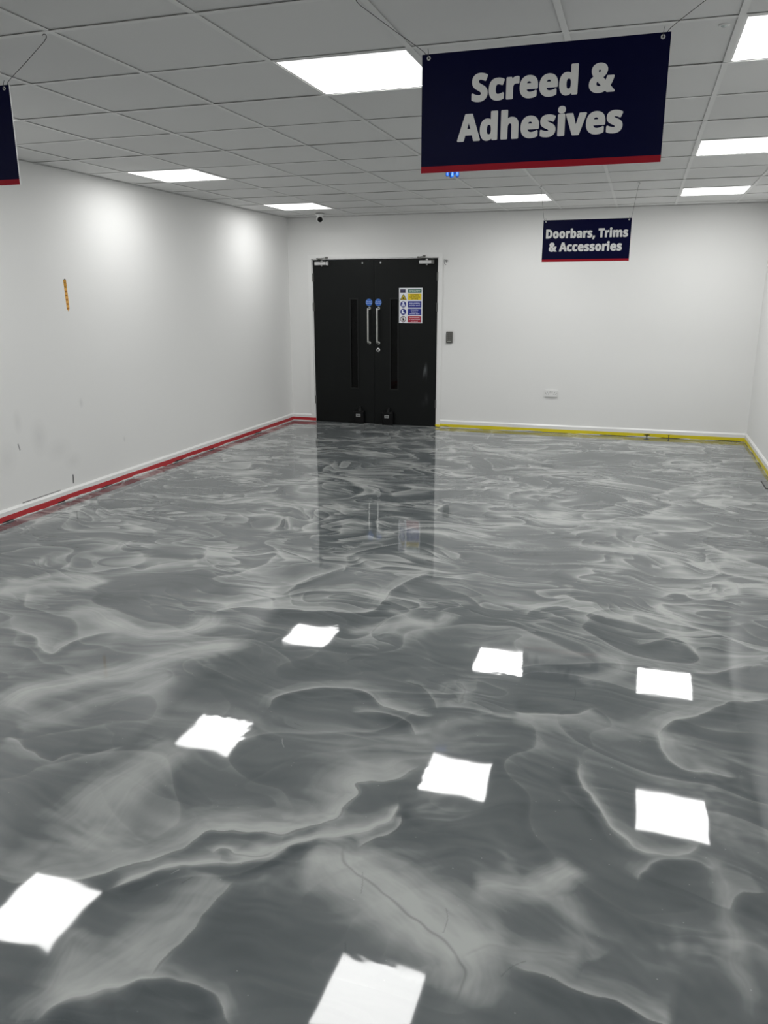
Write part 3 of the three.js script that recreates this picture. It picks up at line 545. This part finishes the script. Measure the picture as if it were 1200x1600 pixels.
// ------------------------------------------------------------------ wall fittings
{
  const t = thing('access_keypad', 'small grey metal keypad on the white wall right of the double door', 'keypad', [-1.256, 1.102, ZB]);
  part('housing', rbox(0.080, 0.136, 0.022, 0.008, 0, 0, 0.011, 3), mat(lin(0.13, 0.13, 0.12), 0.4, 0.5), t);
  for (let r = 0; r < 4; r++) for (let c = 0; c < 3; c++) part('key', rbox(0.013, 0.013, 0.004, 0.0015, -0.02 + c * 0.02, 0.042 - r * 0.022, 0.023), mat(lin(0.2, 0.2, 0.19), 0.35, 0.7), t);
  part('status_strip', rbox(0.050, 0.007, 0.002, 0.0008, 0, -0.048, 0.0225), mat(lin(0.4, 0.41, 0.38), 0.4), t);
}
{
  const t = thing('power_socket', 'white double power socket low on the back wall below the Doorbars sign', 'socket', [-0.006, 0.468, ZB]);
  part('back_box', rbox(0.142, 0.080, 0.010, 0.003, 0, 0, 0.005), mWhitePlastic, t);
  part('faceplate', rbox(0.148, 0.086, 0.008, 0.003, 0, 0, 0.013, 3), mWhitePlastic, t);
  for (const s of [-1, 1]) {
    part('rocker_switch', rbox(0.012, 0.019, 0.006, 0.002, s * 0.012, 0.018, 0.0185), mat(lin(0.55, 0.55, 0.55), 0.4), t);
    part('socket_holes', [box(0.005, 0.009, 0.001, s * 0.042, 0.012, 0.0172), box(0.008, 0.005, 0.001, s * 0.042 - 0.011, -0.010, 0.0172), box(0.008, 0.005, 0.001, s * 0.042 + 0.011, -0.010, 0.0172)], mBlack, t);
    part('screw_cap', cyl(0.0035, 0.0035, 0.002, 14).rotateX(Math.PI / 2).translate(s * 0.066, 0, 0.0175), mGrey, t);
  }
}
{
  const t = thing('cable_stub', 'short bent grey cable end sticking out of the wall beside the door frame top', 'cable', [-1.312, 1.988, ZB]);
  part('grommet', new THREE.LatheGeometry([[0, 0.004], [0.010, 0.004], [0.014, 0], [0, 0]].map(([a, b]) => new THREE.Vector2(a, b)), 20).rotateX(Math.PI / 2), mat(lin(0.35, 0.35, 0.35), 0.6), t);
  part('cable', tube([[0, 0, 0.002], [-0.004, 0.006, 0.02], [-0.014, 0.014, 0.03], [-0.018, -0.010, 0.032], [-0.012, -0.036, 0.03], [0.002, -0.046, 0.028]], 0.0036, 32, 10), mat(lin(0.22, 0.22, 0.22), 0.5), t);
  part('cable_tail', tube([[0.004, 0.002, 0.002], [0.018, 0.008, 0.018], [0.03, -0.006, 0.022]], 0.003, 16, 8), mat(lin(0.5, 0.5, 0.5), 0.5), t);
}
{
  const t = thing('tape_strip', 'short upright yellow tape strip with dark printed marks on the left wall', 'tape', [XL, 1.597, -2.028]);
  const print = canvasTexture(64, 512, (c, w, h) => {
    c.fillStyle = '#d9a44a'; c.fillRect(0, 0, w, h); c.fillStyle = '#c08a14'; c.fillRect(0, 0, w, 120); c.fillStyle = '#3f3a20'; c.fillRect(6, 0, 50, 22);
    for (let k = 0; k < 7; k++) { c.fillStyle = k < 2 ? '#8f6a10' : '#9a5f18'; c.fillRect(10, 50 + k * 66, 40, 26); }
  });
  const s = new THREE.Shape([[-0.016, -0.105], [0.004, -0.124], [0.016, -0.10], [0.017, 0.118], [0.004, 0.125], [-0.015, 0.116]].map(([a, b]) => new THREE.Vector2(a, b)));
  const g = new THREE.ExtrudeGeometry(s, { depth: 0.0008, bevelEnabled: false }), p = g.attributes.position, uv = g.attributes.uv;
  for (let i = 0; i < p.count; i++) uv.setXY(i, (p.getX(i) + 0.017) / 0.034, (p.getY(i) + 0.125) / 0.25);
  const m = part('strip', g.rotateY(Math.PI / 2), mat(0xffffff, 0.5, 0, { map: print }), t); m.rotation.x = 0.04;
}
// ------------------------------------------------------------------ masking tape on the skirting, its lower edge torn
function tapeGeo(len, top, low, ragged, s0) {
  const up = [], down = [], n = Math.ceil(len / 0.02);
  for (let i = 0; i <= n; i++) {
    const a = i / n * len;
    up.push(new THREE.Vector2(a, top + 0.0022 * noise(a * 4 + s0, 3.3)));
    const q = noise(a * 2.3 + s0, 8.1), b = noise(a * 14 + s0, 1.7);
    down.push(new THREE.Vector2(a, clamp(low + ragged * (0.9 * q + 0.5 * b), 0.0006, top - 0.012)));
  }
  return new THREE.ExtrudeGeometry(new THREE.Shape([...up, ...down.reverse()]), { depth: 0.0012, bevelEnabled: false });
}
function tape(name, label, geo, color, pos, turn, smears = []) {
  const t = thing(name, label, 'tape', pos); t.rotation.y = turn;
  const m = mat(color, 0.42);
  part('strip', geo, m, t);
  for (const [x, y, w, h] of smears) {
    const pts = []; for (let k = 0; k < 14; k++) { const a = k / 14 * 2 * Math.PI, r = 0.75 + 0.35 * rnd(); pts.push(new THREE.Vector2(x + Math.cos(a) * w * r, clamp(y + Math.sin(a) * h * r, 0.0008, 0.2))); }
    part('resin_smear', new THREE.ExtrudeGeometry(new THREE.Shape(pts), { depth: 0.0016, bevelEnabled: false }), mat(lin(0.02, 0.021, 0.022), 0.2), t);
  }
}
const RED = lin(0.50, 0.030, 0.038), YEL = lin(0.72, 0.60, 0.012);
tape('masking_tape', 'long strip of red masking tape along the left wall skirting', tapeGeo(7.2, 0.049, 0.010, 0.010, 5), RED, [XL + 0.0182, 0, 0.93], Math.PI / 2,
  [[2.05, 0.008, 0.06, 0.006], [2.62, 0.010, 0.05, 0.006], [3.2, 0.008, 0.09, 0.005], [4.35, 0.009, 0.10, 0.006], [5.0, 0.008, 0.07, 0.005], [6.1, 0.008, 0.12, 0.005]]);
tape('masking_tape', 'short strip of red masking tape between the left corner and the door', tapeGeo(0.318, 0.047, 0.011, 0.004, 9), RED, [XL + 0.02, 0, ZB + 0.0182], 0);
tape('masking_tape', 'yellow masking tape along the skirting of the back wall right of the door', tapeGeo(XR - 0.02 - DR - 0.05, 0.043, 0.006, 0.009, 21), YEL, [DR + 0.05, 0, ZB + 0.0182], 0,
  [[2.47, 0.026, 0.038, 0.007], [2.47, 0.012, 0.012, 0.010], [2.71, 0.030, 0.011, 0.006], [2.71, 0.014, 0.005, 0.010], [2.72, 0.003, 0.12, 0.004], [2.15, 0.002, 0.22, 0.003], [1.3, 0.002, 0.3, 0.003], [3.35, 0.003, 0.15, 0.004], [0.07, 0.016, 0.06, 0.004]]);
tape('masking_tape', 'yellow masking tape along the skirting of the right wall', tapeGeo(5.0, 0.043, 0.006, 0.009, 33), YEL, [XR - 0.0182, 0, ZB + 0.02], -Math.PI / 2,
  [[0.25, 0.003, 0.12, 0.004], [0.8, 0.005, 0.18, 0.005], [1.3, 0.003, 0.12, 0.004]]);
{
  const t = thing('tape_end', 'loose crumpled end of yellow tape at the foot of the door frame', 'tape', [DR + 0.022, 0, ZB + 0.022]);
  part('crumpled_tape', [rbox(0.055, 0.024, 0.010, 0.004, -0.004, 0.022, 0), rbox(0.05, 0.016, 0.016, 0.005, 0.006, 0.011, 0.006)], mat(YEL, 0.45), t);
}
{
  const t = thing('floor_box', 'grey floor box hatch with dark edge in the floor by the right wall', 'floor box', [2.117, 0, -4.02]);
  part('frame', [box(0.096, 0.003, 0.006, 0, 0.0015, -0.145), box(0.096, 0.003, 0.006, 0, 0.0015, 0.145), box(0.006, 0.003, 0.296, -0.045, 0.0015, 0), box(0.006, 0.003, 0.296, 0.045, 0.0015, 0)], mBlack, t);
  part('lid', box(0.084, 0.002, 0.284, 0, 0.0012, 0), mat(lin(0.16, 0.165, 0.17), 0.35), t);
}
renderer.render(scene, camera);
